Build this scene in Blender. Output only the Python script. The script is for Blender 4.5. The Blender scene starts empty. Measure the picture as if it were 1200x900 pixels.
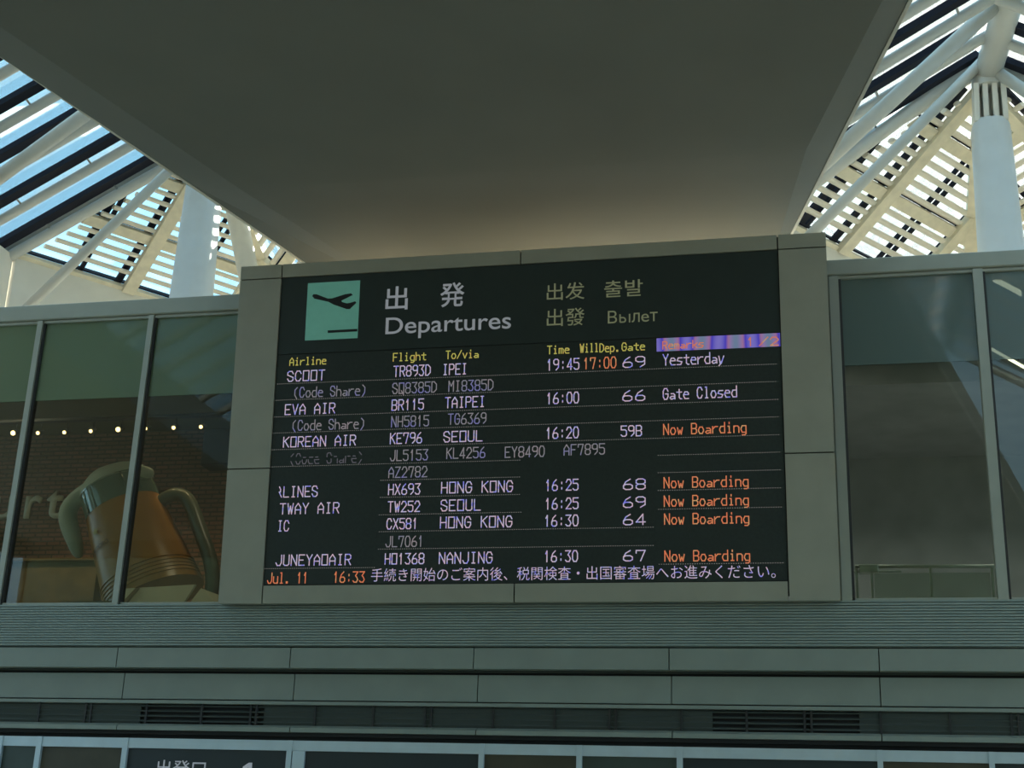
import bpy, math, random
from mathutils import Vector, Matrix
random.seed(7)
C = bpy.context.scene.collection
SC = bpy.context.scene
V = Vector

# ---------------------------------------------------------------- camera
YAW, PITCH, ROLL, FPX = math.radians(12.99), math.radians(19.305), math.radians(2.132), 1659.0
EYE = V((0, 0, 1.6))
fw = V((-math.sin(YAW)*math.cos(PITCH), math.cos(YAW)*math.cos(PITCH), math.sin(PITCH)))
rt0 = V((math.cos(YAW), math.sin(YAW), 0)); up0 = rt0.cross(fw)
rt = rt0*math.cos(ROLL) + up0*math.sin(ROLL)
up = up0*math.cos(ROLL) - rt0*math.sin(ROLL)
cd = bpy.data.cameras.new('camera'); cam = bpy.data.objects.new('camera', cd); C.objects.link(cam)
cam.matrix_world = Matrix(((rt.x, up.x, -fw.x, EYE.x), (rt.y, up.y, -fw.y, EYE.y), (rt.z, up.z, -fw.z, EYE.z), (0, 0, 0, 1)))
cd.sensor_width = 36; cd.lens = FPX/1200*36; cd.clip_end = 500
SC.camera = cam

# ---------------------------------------------------------------- sky, sun, exposure
SUN_DIR = V((math.sin(math.radians(11))*math.cos(math.radians(31)), math.cos(math.radians(11))*math.cos(math.radians(31)), math.sin(math.radians(31))))
w = bpy.data.worlds.new('sky'); SC.world = w; w.use_nodes = True
nt = w.node_tree; nt.nodes.clear()
def wn(t, **k):
    n = nt.nodes.new(t)
    for a, b in k.items(): setattr(n, a, b)
    return n
tc = wn('ShaderNodeTexCoord'); dot = wn('ShaderNodeVectorMath', operation='DOT_PRODUCT'); dot.inputs[1].default_value = SUN_DIR
nrm = wn('ShaderNodeVectorMath', operation='NORMALIZE')
nt.links.new(tc.outputs['Generated'], nrm.inputs[0]); nt.links.new(nrm.outputs[0], dot.inputs[0])
r1 = wn('ShaderNodeValToRGB'); e = r1.color_ramp
e.elements[0].position = 0.55; e.elements[0].color = (.20, .35, .47, 1)
e.elements[1].position = 1.0; e.elements[1].color = (.75, .72, .66, 1)
m = e.elements.new(.82); m.color = (.20, .40, .54, 1)
m = e.elements.new(.93); m.color = (.34, .52, .61, 1)
nt.links.new(dot.outputs['Value'], r1.inputs[0])
sep = wn('ShaderNodeSeparateXYZ'); nt.links.new(nrm.outputs[0], sep.inputs[0])
mr = wn('ShaderNodeMapRange'); mr.inputs[1].default_value = -.04; mr.inputs[2].default_value = .04
nt.links.new(sep.outputs[2], mr.inputs[0])
mx = wn('ShaderNodeMixRGB'); mx.inputs[1].default_value = (.16, .17, .16, 1)
nt.links.new(mr.outputs[0], mx.inputs[0]); nt.links.new(r1.outputs[0], mx.inputs[2])
bg = wn('ShaderNodeBackground'); bg.inputs[1].default_value = 3.5
wo = wn('ShaderNodeOutputWorld')
nt.links.new(mx.outputs[0], bg.inputs[0]); nt.links.new(bg.outputs[0], wo.inputs[0])

sl = bpy.data.lights.new('sun', 'SUN'); sl.energy = 13.0; sl.angle = math.radians(.6); sl.color = (1, .93, .78)
so = bpy.data.objects.new('sun', sl); C.objects.link(so)
so.rotation_euler = SUN_DIR.to_track_quat('Z', 'Y').to_euler()

vs = SC.view_settings; vs.view_transform = 'Standard'; vs.look = 'None'; vs.gamma = 1; vs.exposure = 0.0
vs.use_curve_mapping = False
try: SC.cycles.max_bounces = 8; SC.cycles.transparent_max_bounces = 16
except Exception: pass

# ---------------------------------------------------------------- helpers
def ray(x, y): return rt*((x-600)/FPX) + up*(-(y-450)/FPX) + fw
def onplane(x, y, p0, n):
    d = ray(x, y); n = V(n); return EYE + d*((V(p0)-EYE).dot(n)/d.dot(n))
def atY(x, y, Y): return onplane(x, y, (0, Y, 0), (0, 1, 0))
def atZ(x, y, Z): return onplane(x, y, (0, 0, Z), (0, 0, 1))

class MB:
    def __init__(s): s.v = []; s.f = []
    def add(s, vs_, fs_):
        o = len(s.v); s.v += [tuple(v) for v in vs_]; s.f += [tuple(i+o for i in f) for f in fs_]; return s
    def box(s, a, b):
        (x0, y0, z0), (x1, y1, z1) = a, b
        x0, x1 = sorted((x0, x1)); y0, y1 = sorted((y0, y1)); z0, z1 = sorted((z0, z1))
        return s.add([(x0,y0,z0),(x1,y0,z0),(x1,y1,z0),(x0,y1,z0),(x0,y0,z1),(x1,y0,z1),(x1,y1,z1),(x0,y1,z1)],
            [(3,2,1,0),(4,5,6,7),(0,1,5,4),(1,2,6,5),(2,3,7,6),(3,0,4,7)])
    def bev(s, a, b, r):
        # box with chamfered edges seen from -Y and below (front-face chamfer)
        (x0, y0, z0), (x1, y1, z1) = a, b
        return s.add([(x0,y1,z0),(x1,y1,z0),(x1,y1,z1),(x0,y1,z1),
                      (x0,y0+r,z0),(x1,y0+r,z0),(x1,y0+r,z1),(x0,y0+r,z1),
                      (x0+r,y0,z0+r),(x1-r,y0,z0+r),(x1-r,y0,z1-r),(x0+r,y0,z1-r)],
            [(0,3,2,1),(0,1,5,4),(1,2,6,5),(2,3,7,6),(3,0,4,7),(4,5,9,8),(5,6,10,9),(6,7,11,10),(7,4,8,11),(8,9,10,11)])
    def prism(s, poly, n):
        # polygon (list of Vectors) extruded by vector n
        k = len(poly); n = V(n)
        return s.add([V(p) for p in poly] + [V(p)+n for p in poly],
            [tuple(range(k)), tuple(range(2*k-1, k-1, -1))] + [(i, i+k, (i+1) % k + k, (i+1) % k) for i in range(k)])
    def bar(s, a, b, wv, tv):
        # box from a to b, half-vectors wv and tv
        a, b, wv, tv = V(a), V(b), V(wv), V(tv)
        return s.prism([a-wv-tv, a+wv-tv, a+wv+tv, a-wv+tv], b-a)
    def tube(s, pts, rad, seg=16, cap=True):
        pts = [V(p) for p in pts]; n = len(pts)
        if not hasattr(rad, '__len__'): rad = [rad]*n
        t0 = (pts[1]-pts[0]).normalized(); ref = V((0,0,1)) if abs(t0.z) < .9 else V((0,1,0))
        a = t0.cross(ref).normalized(); vs_ = []
        for i in range(n):
            t = (pts[min(i+1, n-1)]-pts[max(i-1, 0)]).normalized()
            a = (a - t*a.dot(t)).normalized(); b = t.cross(a)
            for k in range(seg):
                an = 2*math.pi*k/seg; r = rad[i]
                if isinstance(r, tuple): vs_.append(pts[i] + a*math.cos(an)*r[0] + b*math.sin(an)*r[1])
                else: vs_.append(pts[i] + (a*math.cos(an) + b*math.sin(an))*r)
        fs_ = [(i*seg+k, i*seg+(k+1) % seg, (i+1)*seg+(k+1) % seg, (i+1)*seg+k) for i in range(n-1) for k in range(seg)]
        if cap: fs_ += [tuple(range(seg-1, -1, -1)), tuple((n-1)*seg+k for k in range(seg))]
        return s.add(vs_, fs_)
    def build(s, name, mat, parent=None, smooth=False):
        me = bpy.data.meshes.new(name); me.from_pydata(s.v, [], s.f); me.validate(); me.update()
        import bmesh
        bm = bmesh.new(); bm.from_mesh(me); bmesh.ops.recalc_face_normals(bm, faces=bm.faces); bm.to_mesh(me); bm.free()
        return put(name, me, mat, parent, smooth)
def put(name, me, mat, parent=None, smooth=False):
    if smooth:
        for p in me.polygons: p.use_smooth = True
        if smooth == 'auto':
            try: me.set_sharp_from_angle(angle=math.radians(40))
            except Exception: pass
    if mat: me.materials.clear(); me.materials.append(mat)
    o = bpy.data.objects.new(name, me); C.objects.link(o)
    if parent: o.parent = parent
    return o
def tag(o, label=None, cat=None, group=None, kind=None):
    for k, v in (('label', label), ('category', cat), ('group', group), ('kind', kind)):
        if v: o[k] = v
    return o
def empty(name, loc=(0,0,0)):
    o = bpy.data.objects.new(name, None); C.objects.link(o); o.location = loc; o.empty_display_size = .3
    return o
def rebase(root, loc):
    # move the empty to its base while children keep their world positions
    loc = V(loc); root.location = loc
    for ch in root.children: ch.location = ch.location - loc
def smoothstep(a, b, x):
    t = max(0, min(1, (x-a)/(b-a))); return t*t*(3-2*t)

# ---------------------------------------------------------------- materials
def mat(name, col, rough=.5, metal=0, noise=0, nscale=8, bump=0, emit=None, es=1, spec=.5):
    m = bpy.data.materials.new(name); m.use_nodes = True
    n = m.node_tree; b = n.nodes['Principled BSDF']
    b.inputs['Base Color'].default_value = (*col, 1); b.inputs['Roughness'].default_value = rough
    b.inputs['Metallic'].default_value = metal; b.inputs['Specular IOR Level'].default_value = spec
    if noise or bump:
        t = n.nodes.new('ShaderNodeTexCoord'); z = n.nodes.new('ShaderNodeTexNoise'); z.inputs['Scale'].default_value = nscale
        z.inputs['Detail'].default_value = 5
        n.links.new(t.outputs['Object'], z.inputs['Vector'])
        if noise:
            r = n.nodes.new('ShaderNodeValToRGB')
            r.color_ramp.elements[0].position = .3; r.color_ramp.elements[1].position = .7
            r.color_ramp.elements[0].color = (*[max(0, c*(1-noise)) for c in col], 1)
            r.color_ramp.elements[1].color = (*[min(1, c*(1+noise)) for c in col], 1)
            n.links.new(z.outputs['Fac'], r.inputs[0]); n.links.new(r.outputs[0], b.inputs['Base Color'])
        if bump:
            bp = n.nodes.new('ShaderNodeBump'); bp.inputs['Strength'].default_value = bump; bp.inputs['Distance'].default_value = .02
            n.links.new(z.outputs['Fac'], bp.inputs['Height']); n.links.new(bp.outputs[0], b.inputs['Normal'])
    if emit:
        b.inputs['Emission Color'].default_value = (*emit, 1); b.inputs['Emission Strength'].default_value = es
    return m
def led(name, cols, strength, scale=9):
    m = bpy.data.materials.new(name); m.use_nodes = True; n = m.node_tree; n.nodes.clear()
    t = n.nodes.new('ShaderNodeTexCoord'); z = n.nodes.new('ShaderNodeTexNoise'); z.inputs['Scale'].default_value = scale; z.inputs['Detail'].default_value = 2
    r = n.nodes.new('ShaderNodeValToRGB'); r.color_ramp.elements[0].position = .32; r.color_ramp.elements[0].color = (*cols[0], 1)
    r.color_ramp.elements[1].position = .68; r.color_ramp.elements[1].color = (*cols[-1], 1)
    for i, c in enumerate(cols[1:-1]):
        q = r.color_ramp.elements.new(.32 + .36*(i+1)/(len(cols)-1)); q.color = (*c, 1)
    e_ = n.nodes.new('ShaderNodeEmission'); e_.inputs[1].default_value = strength; o = n.nodes.new('ShaderNodeOutputMaterial')
    n.links.new(t.outputs['Object'], z.inputs[0]); n.links.new(z.outputs['Fac'], r.inputs[0]); n.links.new(r.outputs[0], e_.inputs[0]); n.links.new(e_.outputs[0], o.inputs[0])
    return m
def glass(name, tint, refl=.06, rough=0, film=0, filmcol=(.3,.4,.35)):
    m = bpy.data.materials.new(name); m.use_nodes = True; n = m.node_tree; n.nodes.clear()
    o = n.nodes.new('ShaderNodeOutputMaterial'); tr = n.nodes.new('ShaderNodeBsdfTransparent'); tr.inputs[0].default_value = (*tint, 1)
    gl = n.nodes.new('ShaderNodeBsdfGlossy'); gl.inputs['Roughness'].default_value = rough; gl.inputs[0].default_value = (1,1,1,1)
    mx_ = n.nodes.new('ShaderNodeMixShader'); fr = n.nodes.new('ShaderNodeFresnel'); fr.inputs[0].default_value = 1.5
    base = tr.outputs[0]
    if film:
        df = n.nodes.new('ShaderNodeBsdfDiffuse'); df.inputs[0].default_value = (*filmcol, 1)
        mf = n.nodes.new('ShaderNodeMixShader'); mf.inputs[0].default_value = film
        n.links.new(tr.outputs[0], mf.inputs[1]); n.links.new(df.outputs[0], mf.inputs[2]); base = mf.outputs[0]
    mu = n.nodes.new('ShaderNodeMath'); mu.operation = 'MULTIPLY'; mu.inputs[1].default_value = refl/.04
    n.links.new(fr.outputs[0], mu.inputs[0]); n.links.new(mu.outputs[0], mx_.inputs[0])
    n.links.new(base, mx_.inputs[1]); n.links.new(gl.outputs[0], mx_.inputs[2]); n.links.new(mx_.outputs[0], o.inputs[0])
    return m

M = {}
M['panel'] = mat('grey_aluminium_panel', (.37, .365, .29), .45, 0, .05, 3)
M['panel2'] = mat('grey_green_fascia_panel', (.29, .33, .29), .45, 0, .06, 2.5)
M['ribbed'] = mat('ribbed_aluminium', (.31, .37, .34), .5, 0, .05, 2)
M['joint'] = mat('dark_joint', (.02, .02, .02), .8)
M['dark'] = mat('dark_metal', (.035, .035, .035), .55)
M['darkgap'] = mat('dark_recess', (.075, .09, .08), .8)
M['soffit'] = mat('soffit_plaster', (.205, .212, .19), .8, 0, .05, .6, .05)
M['frame'] = mat('window_frame_aluminium', (.40, .42, .36), .4, .2, .04, 3)
M['silver'] = mat('brushed_silver_frame', (.60, .71, .78), .4, .25, .05, 5)
M['white'] = mat('cream_white_paint', (.84, .81, .72), .5, 0, .04, 2)
M['slat'] = mat('cream_slat_paint', (.78, .72, .60), .45, 0, .04, 5)
M['beam'] = mat('cream_beam_paint', (.74, .67, .50), .55, 0, .10, 5)
M['steel'] = mat('grey_white_steel_tube', (.60, .60, .55), .35, 0, .04, 3)
M['col'] = mat('column_cladding', (.74, .77, .76), .4, 0, .03, 3)
M['rafter'] = mat('black_rafter', (.008, .010, .020), .6, spec=.2)
M['clamp'] = mat('clamp_steel', (.35, .35, .33), .35, .8)
M['screen'] = mat('led_screen_black', (.035, .045, .040), .55, 0, .1, 30, 0, spec=.3)
M['header'] = mat('header_panel_black', (.035, .048, .044), .5, 0, .05, 4, 0, spec=.3)
M['pict'] = mat('pictogram_green', (.16, .42, .33), .5, 0, .04, 10, 0, emit=(.12, .34, .27), es=.25)
M['pictblack'] = mat('pictogram_black', (.012, .014, .013), .6)
M['lettering'] = mat('grey_white_lettering', (.55, .55, .60), .6, emit=(.5, .5, .56), es=.22)
M['yellowlet'] = mat('yellow_grey_lettering', (.42, .42, .26), .6, emit=(.45, .45, .25), es=.12)
M['led_white'] = led('led_white', [(.28, .28, 1.0), (.62, .62, .88), (.80, .56, .64), (.34, .34, 1.0)], .68, 15)
M['led_dim'] = led('led_dim', [(.20, .20, .45), (.24, .24, .26), (.30, .26, .28)], .75, 5)
M['led_faint'] = led('led_faint', [(.10, .10, .12), (.14, .14, .15)], .7, 5)
M['led_orange'] = led('led_orange', [(.75, .30, .12), (.80, .20, .10), (.65, .40, .18)], .75, 14)
M['led_yellow'] = led('led_yellow', [(.68, .55, .14), (.50, .52, .12), (.70, .44, .12)], .7, 14)
M['led_dots'] = led('led_dots', [(.24, .25, .22), (.30, .28, .27)], .8, 5)
M['floor'] = mat('hall_floor_stone', (.62, .56, .43), .4, 0, .06, 1.5)
M['hall'] = mat('hall_wall_paint', (.50, .48, .40), .8, 0, .04, 1)
M['roomceil'] = mat('dim_olive_ceiling', (.14, .13, .085), .8, 0, .08, 2)
M['roomdark'] = mat('dark_room_paint', (.42, .42, .42), .8, 0, .1, 2)
M['spot_can'] = mat('spotlight_housing', (.03, .03, .03), .5)
M['bulb'] = mat('warm_lamp_glow', (1, .8, .5), .5, emit=(1, .62, .26), es=6)
M['addedglow'] = mat('warm_added_glow', (1, .95, .8), .5, emit=(1, .9, .68), es=2.6)  # glow of the added room lamps and the reflection bars
M['glass'] = glass('facade_glass', (.80, .86, .80), .028)
M['skyglass'] = glass('roof_glass', (.93, .97, .98), .03)
M['frontglass'] = glass('light_tinting_front_glass', (.58, .51, .36), .03)  # tint added to warm and dim the light entering the hall
M['film'] = glass('frosted_glass_band', (.55, .66, .60), .04, .05, .86, (.17, .24, .145))
M['filmr'] = glass('grey_film_glass_band', (.55, .62, .60), .04, .05, .50, (.24, .33, .31))
M['doorglass'] = glass('dark_door_glass', (.5, .6, .55), .05)
M['beer'] = mat('amber_beer', (.42, .20, .045), .3, 0, .12, 2)
M['mugglass'] = glass('mug_glass', (.62, .72, .64), .08, .05, .45, (.30, .42, .34))
M['foam'] = mat('foam_white', (.40, .46, .38), .6, 0, .06, 5, .3)
M['handle'] = mat('grey_glass_handle', (.12, .13, .09), .3, 0, .1, 3)
M['cloth'] = mat('cream_sheet', (.62, .57, .42), .7, 0, .08, 3)
M['sign'] = mat('navy_sign_panel', (.022, .034, .042), .35, 0, .05, 4)
M['brownpanel'] = mat('brown_transom_panel', (.075, .065, .040), .5, 0, .1, 4)
M['greenpanel'] = mat('dark_green_transom_panel', (.055, .075, .065), .4, 0, .1, 4)
M['wood'] = mat('brown_counter_wood', (.16, .11, .05), .6, 0, .25, 3)
M['signlet'] = mat('wall_letter_grey', (.75, .75, .62), .6)
def brickmat():
    m = mat('brick_wall', (.2, .1, .06), .85); n = m.node_tree; b = n.nodes['Principled BSDF']
    t = n.nodes.new('ShaderNodeTexCoord'); mp = n.nodes.new('ShaderNodeMapping'); mp.inputs['Rotation'].default_value = (math.radians(90), 0, 0)
    br = n.nodes.new('ShaderNodeTexBrick'); br.inputs['Scale'].default_value = 1
    for k, v in (('Color1', (.33, .155, .10, 1)), ('Color2', (.22, .13, .075, 1)), ('Mortar', (.10, .08, .05, 1))): br.inputs[k].default_value = v
    br.inputs['Brick Width'].default_value = .24; br.inputs['Row Height'].default_value = .075; br.inputs['Mortar Size'].default_value = .014
    n.links.new(t.outputs['Object'], mp.inputs[0]); n.links.new(mp.outputs[0], br.inputs['Vector'])
    n.links.new(br.outputs['Color'], b.inputs['Base Color'])
    bp = n.nodes.new('ShaderNodeBump'); bp.inputs['Strength'].default_value = .6; bp.inputs['Distance'].default_value = .02; bp.invert = True
    n.links.new(br.outputs['Fac'], bp.inputs['Height']); n.links.new(bp.outputs[0], b.inputs['Normal'])
    return m
M['brick'] = brickmat()
def stripemat():
    # the interference colours the glaring LED bar shows: broad violet, pink and blue bands on a screen
    m = bpy.data.materials.new('remarks_bar_led'); m.use_nodes = True; n = m.node_tree; n.nodes.clear()
    t = n.nodes.new('ShaderNodeTexCoord'); wv = n.nodes.new('ShaderNodeTexWave'); wv.inputs['Scale'].default_value = .85; wv.inputs['Distortion'].default_value = 1.5; wv.inputs['Detail'].default_value = 1
    r = n.nodes.new('ShaderNodeValToRGB'); el = r.color_ramp.elements
    el[0].color = (.30, .26, .85, 1); el[1].color = (.24, .34, .52, 1)
    q = el.new(.35); q.color = (.10, .08, .75, 1); q = el.new(.6); q.color = (.52, .26, .50, 1); q = el.new(.8); q.color = (.40, .30, .62, 1)
    e_ = n.nodes.new('ShaderNodeEmission'); e_.inputs[1].default_value = .55; o = n.nodes.new('ShaderNodeOutputMaterial')
    n.links.new(t.outputs['Object'], wv.inputs[0]); n.links.new(wv.outputs['Fac'], r.inputs[0]); n.links.new(r.outputs[0], e_.inputs[0]); n.links.new(e_.outputs[0], o.inputs[0])
    return m
M['bar'] = stripemat()

# ---------------------------------------------------------------- hall shell
WY = 16.0
def struct(name, mb, m_, smooth=False): return tag(mb.build(name, m_, None, smooth), kind='structure')
struct('floor', MB().box((-30, -16, -.3), (22, 34, 0)), M['floor'])
struct('wall_left', MB().box((-30.4, -16, 0), (-30, 34, 1.2)).box((-30.4, -16, 12.6), (-30, 34, 14)), M['hall'])
struct('wall_right', MB().box((22, -16, 0), (22.4, 34, 1.2)).box((22, -16, 12.6), (22.4, 34, 14)), M['hall'])
# unseen tall glazed forecourt front, glass tinted to colour the hall light
fr = empty('window_3'); fr['kind'] = 'structure'
MB().box((-30, -16.3, 12.6), (22, -16, 13.2)).build('head_beam', M['hall'], fr)
for k in range(14):
    MB().box((-30+k*4-.06, -16.2, 0), (-30+k*4+.06, -16, 12.6)).build('mullion', M['hall'], fr)
    if k < 13: MB().box((-30+k*4+.06, -16.12, 0), (-30+k*4+3.94, -16.10, 12.6)).build('glass_pane', M['frontglass'], fr)

# flat roof bands between and beside the skylight bays
PERIOD = 15.24; XCL, XCR = -12.1, 3.14; HB = 4.16
for i, (a, b) in enumerate(((-30, XCL-HB-.25), (XCL+HB+.25, XCR-HB-.25), (XCR+HB+.25, 22))):
    tag(MB().box((a, -16, 13.2), (b, 34, 13.6)).build('ceiling' if i == 0 else 'ceiling.%03d' % i, M['white']), kind='structure')

# dark soffit over the hall, narrowing towards the board
def sofx(Y, side): return (-8.69 + .245*(Y-11.96)) if side < 0 else (1.01 - .251*(Y-12.53))
cl = [atZ(57, 70, 9.86), atZ(393, 297, 9.86)]; cr = [atZ(945, 175, 9.86), atZ(896, 271, 9.86)]
def lin(p, q, Y): t = (Y-p.y)/(q.y-p.y); return p.x + (q.x-p.x)*t
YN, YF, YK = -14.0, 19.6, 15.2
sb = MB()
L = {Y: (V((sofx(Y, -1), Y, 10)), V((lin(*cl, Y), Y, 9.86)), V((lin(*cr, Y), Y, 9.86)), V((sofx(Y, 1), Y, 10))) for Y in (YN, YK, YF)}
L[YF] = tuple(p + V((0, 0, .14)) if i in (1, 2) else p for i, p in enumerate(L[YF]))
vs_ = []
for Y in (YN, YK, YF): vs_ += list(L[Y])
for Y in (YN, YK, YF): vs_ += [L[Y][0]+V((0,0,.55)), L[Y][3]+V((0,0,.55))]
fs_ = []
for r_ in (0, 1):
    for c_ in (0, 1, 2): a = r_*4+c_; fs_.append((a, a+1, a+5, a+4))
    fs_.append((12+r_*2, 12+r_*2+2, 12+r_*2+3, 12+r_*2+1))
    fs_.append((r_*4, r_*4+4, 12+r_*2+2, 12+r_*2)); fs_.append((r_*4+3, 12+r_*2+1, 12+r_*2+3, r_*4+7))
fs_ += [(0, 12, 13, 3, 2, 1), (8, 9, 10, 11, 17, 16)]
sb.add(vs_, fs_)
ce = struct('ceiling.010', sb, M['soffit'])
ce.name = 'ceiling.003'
# thin white bars painting the lit highlight along both soffit edges
for i, s_ in enumerate((-1, 1)):
    a, b = V((sofx(YN, s_)+s_*.02, YN, 10.02)), V((sofx(YF, s_)+s_*.02, YF, 10.02))
    tag(MB().bar(a, b, (.02, 0, 0), (0, 0, .03)).build('trim_%d' % (i+1), M['white']), kind='structure')

# ---------------------------------------------------------------- fascia wall below the board
def X16(px, py, Y=WY): return atY(px, py, Y).x
zr0, zr1 = atY(600, 706, WY).z, atY(600, 758, WY).z
XA, XB = -20.0, 12.0
wall = empty('wall_front'); wall['kind'] = 'structure'
# backing
MB().box((XA, WY+.22, 3.02), (XB, WY+.5, 4.62)).build('backing', M['joint'], wall)
rb = MB(); n_r = 16; hh = (zr0-zr1)/n_r
prof = []
for i in range(n_r):
    z = zr0 - i*hh; prof += [(WY-.02, z), (WY-.02, z-hh*.62), (WY+.004, z-hh*.72), (WY+.004, z-hh*.95)]
prof += [(WY-.02, zr1), (WY+.2, zr1), (WY+.2, zr0)]
rb.prism([V((XA, y, z)) for y, z in prof], (XB-XA, 0, 0)); rb.build('ribbed_panel', M['ribbed'], wall)
def joints(lst, y, Y): return [atY(x, y, Y).x for x in lst]
def row(pxs, py, Y, z0, z1, tilt, name='panel'):
    js = joints(pxs, py, Y); step = js[1]-js[0]
    xs = js[:]
    while xs[0] > XA+1: xs.insert(0, xs[0]-step)
    while xs[-1] < XB-1: xs.append(xs[-1]+step)
    for a, b in zip(xs[:-1], xs[1:]):
        g = .006
        MB().prism([V((a+g, Y, z1)), V((a+g, Y+tilt, z0)), V((a+g, Y+.12, z0)), V((a+g, Y+.12, z1))], (b-a-2*g, 0, 0)).build(name, M['panel2'], wall)
zA, zB = atY(600, 759.5, WY).z, atY(600, 784, WY).z
row([137, 340, 555, 784, 1030], 771, WY, zB, zA, 0)
zC, zD = atY(600, 791.5, WY+.15).z, atY(600, 823, WY+.15).z
row([145, 345, 560, 787, 1031], 800, WY+.15, zD, zC, .0)
MB().box((XA, WY+.18, zB-.02), (XB, WY+.3, zB+.04)).build('groove', M['darkgap'], wall)
zE, zF = atY(600, 824.5, WY+.12).z, atY(600, 828.5, WY+.12).z
MB().box((XA, WY+.12, zF), (XB, WY+.3, zE)).build('lip', M['panel2'], wall)
zG = atY(600, 853.5, WY+.12).z; zH = atY(600, 862, WY+.12).z
js = joints([137, 340, 558, 788, 1033], 857, WY+.12); st = js[1]-js[0]
xs = js[:]
while xs[0] > XA+1: xs.insert(0, xs[0]-st)
while xs[-1] < XB-1: xs.append(xs[-1]+st)
for a, b in zip(xs[:-1], xs[1:]):
    MB().prism([V((a+.006, WY+.16, zG)), V((a+.006, WY+.10, zG-.03)), V((a+.006, WY+.10, zH)), V((a+.006, WY+.3, zH)), V((a+.006, WY+.3, zG))], (b-a-.012, 0, 0)).build('lower_strip', M['panel2'], wall)
MB().box((XA, WY+.15, zH-.045), (XB, WY+.3, zH)).build('shadow_gap', M['joint'], wall)
# air louvre: dark blades and brackets
for k in range(4):
    z = zF - (k+.45)*(zF-zG)/4
    MB().prism([V((XA, WY+.17, z-.008)), V((XA, WY+.21, z+.012)), V((XA, WY+.21, z+.022)), V((XA, WY+.17, z+.004))], (XB-XA, 0, 0)).build('louvre_blade', M['darkgap'], wall)
nb = int((XB-XA)/.72)
for k in range(nb):
    x = XA+.3+k*.72+(.05 if k % 3 else -.04)
    MB().box((x-.012, WY+.165, zG), (x+.012, WY+.215, zF)).build('louvre_bracket', M['dark'], wall)
    if k % 3 == 0: MB().box((x+.06, WY+.165, zG), (x+.085, WY+.215, zF)).build('louvre_bracket', M['dark'], wall)
# closed grey-green stretches behind the blades; open dark grille between them
for a, b in ((XA, atY(165, 840, WY+.21).x), (atY(310, 840, WY+.21).x, atY(835, 840, WY+.21).x), (atY(1007, 840, WY+.21).x, XB)):
    MB().box((a, WY+.19, zG), (b, WY+.215, zF)).build('louvre_backplate', M['darkgap'], wall)
rebase(wall, (-4, WY, 3.0))

# ---------------------------------------------------------------- entrance under the fascia
EY = WY+.15
ent = empty('door_1'); ent['kind'] = 'structure'
z1, z0 = atY(100, 863.8, EY).z, atY(100, 875.4, EY).z
def ex(px): return atY(px, 866, EY).x
verts = [(-2, 4), (44, 50), (145, 151), (337.5, 343.5), (562, 568), (676, 682.5), (793, 800), (1027, 1033.5), (1157, 1163.5), (1290, 1297)]
MB().box((XA, EY, z0), (XB, EY+.12, z1)).build('head_frame', M['silver'], ent)
for a, b in verts: MB().box((ex(a), EY-.015, 0), (ex(b), EY+.10, z1+.0)).build('mullion', M['silver'], ent)
MB().box((ex(344.5), EY-.008, 0), (ex(358.5), EY+.10, z0-.004)).build('door_post', M['silver'], ent)
kinds = [('greenpanel', 4, 44), ('brownpanel', 50, 145), ('sign', 151, 337.5), ('sign', 358.5, 562), ('brownpanel', 568, 676), ('greenpanel', 682.5, 793), ('sign', 800, 1027), ('brownpanel', 1033.5, 1157), ('sign', 1163.5, 1290)]
for k, a, b in kinds:
    MB().box((ex(a), EY+.03, 2.38), (ex(b), EY+.07, z0)).build('transom_panel', M[k], ent)
    MB().box((ex(a), EY+.02, 2.32), (ex(b), EY+.09, 2.38)).build('transom_rail', M['silver'], ent)
    MB().box((ex(a), EY+.045, .05), (ex(b), EY+.057, 2.32)).build('glass_pane', M['doorglass'], ent)
rebase(ent, (-4, EY, 0))
tag(MB().box((XA, EY+2.6, 0), (XB, EY+2.7, 3.3)).build('wall_inner', M['roomdark']), kind='structure')
tag(MB().box((XA, EY+.3, 3.3), (XB, EY+2.7, 3.35)).build('ceiling.004', M['roomdark']), kind='structure')

# ---------------------------------------------------------------- text
def font_mesh(body, x0, x1, h, base=0.0, bold=0.0, sp=1.0):
    """mesh of lettering in the XY plane: fits x0..x1, cap height h, baseline at y=base"""
    if x0 is not None and len(body) > 1 and not any(ord(c) > 0x2000 for c in body):      # fill every glyph on its own
        def extent(t):
            m_ = font_mesh(t, None, None, h, base, bold); q_ = [v.co.x for v in m_.vertices]; return m_, min(q_), max(q_)
        _, A0, A1 = extent(body); sx = (x1-x0)/(A1-A0); out = MB()
        for i, ch in enumerate(body):
            if ch == ' ': continue
            m_, a, b = extent(ch); _, _, e1 = extent(body[:i+1])
            o_ = len(out.v); out.v += [((v.co.x-b+e1-A0)*sx+x0, v.co.y, 0) for v in m_.vertices]
            out.f += [tuple(k+o_ for k in p.vertices) for p in m_.polygons]
        me = bpy.data.meshes.new('lettering'); me.from_pydata(out.v, [], out.f); me.update(); return me
    cu = bpy.data.curves.new('lettering', 'FONT'); cu.body = body; cu.size = 1; cu.space_character = sp; cu.offset = bold; cu.resolution_u = 9 if x0 is None else 4
    o = bpy.data.objects.new('lettering', cu); C.objects.link(o)
    dg = bpy.context.evaluated_depsgraph_get(); me = bpy.data.meshes.new_from_object(o.evaluated_get(dg))
    bpy.data.objects.remove(o); bpy.data.curves.remove(cu)
    xs_ = [v.co.x for v in me.vertices]; a, b = min(xs_), max(xs_)
    if x0 is None: x0, x1 = a, b
    sx = (x1-x0)/(b-a); sy = h/.70
    for v in me.vertices: v.co = V(((v.co.x-a)*sx+x0, v.co.y*sy+base, 0))
    return me

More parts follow.
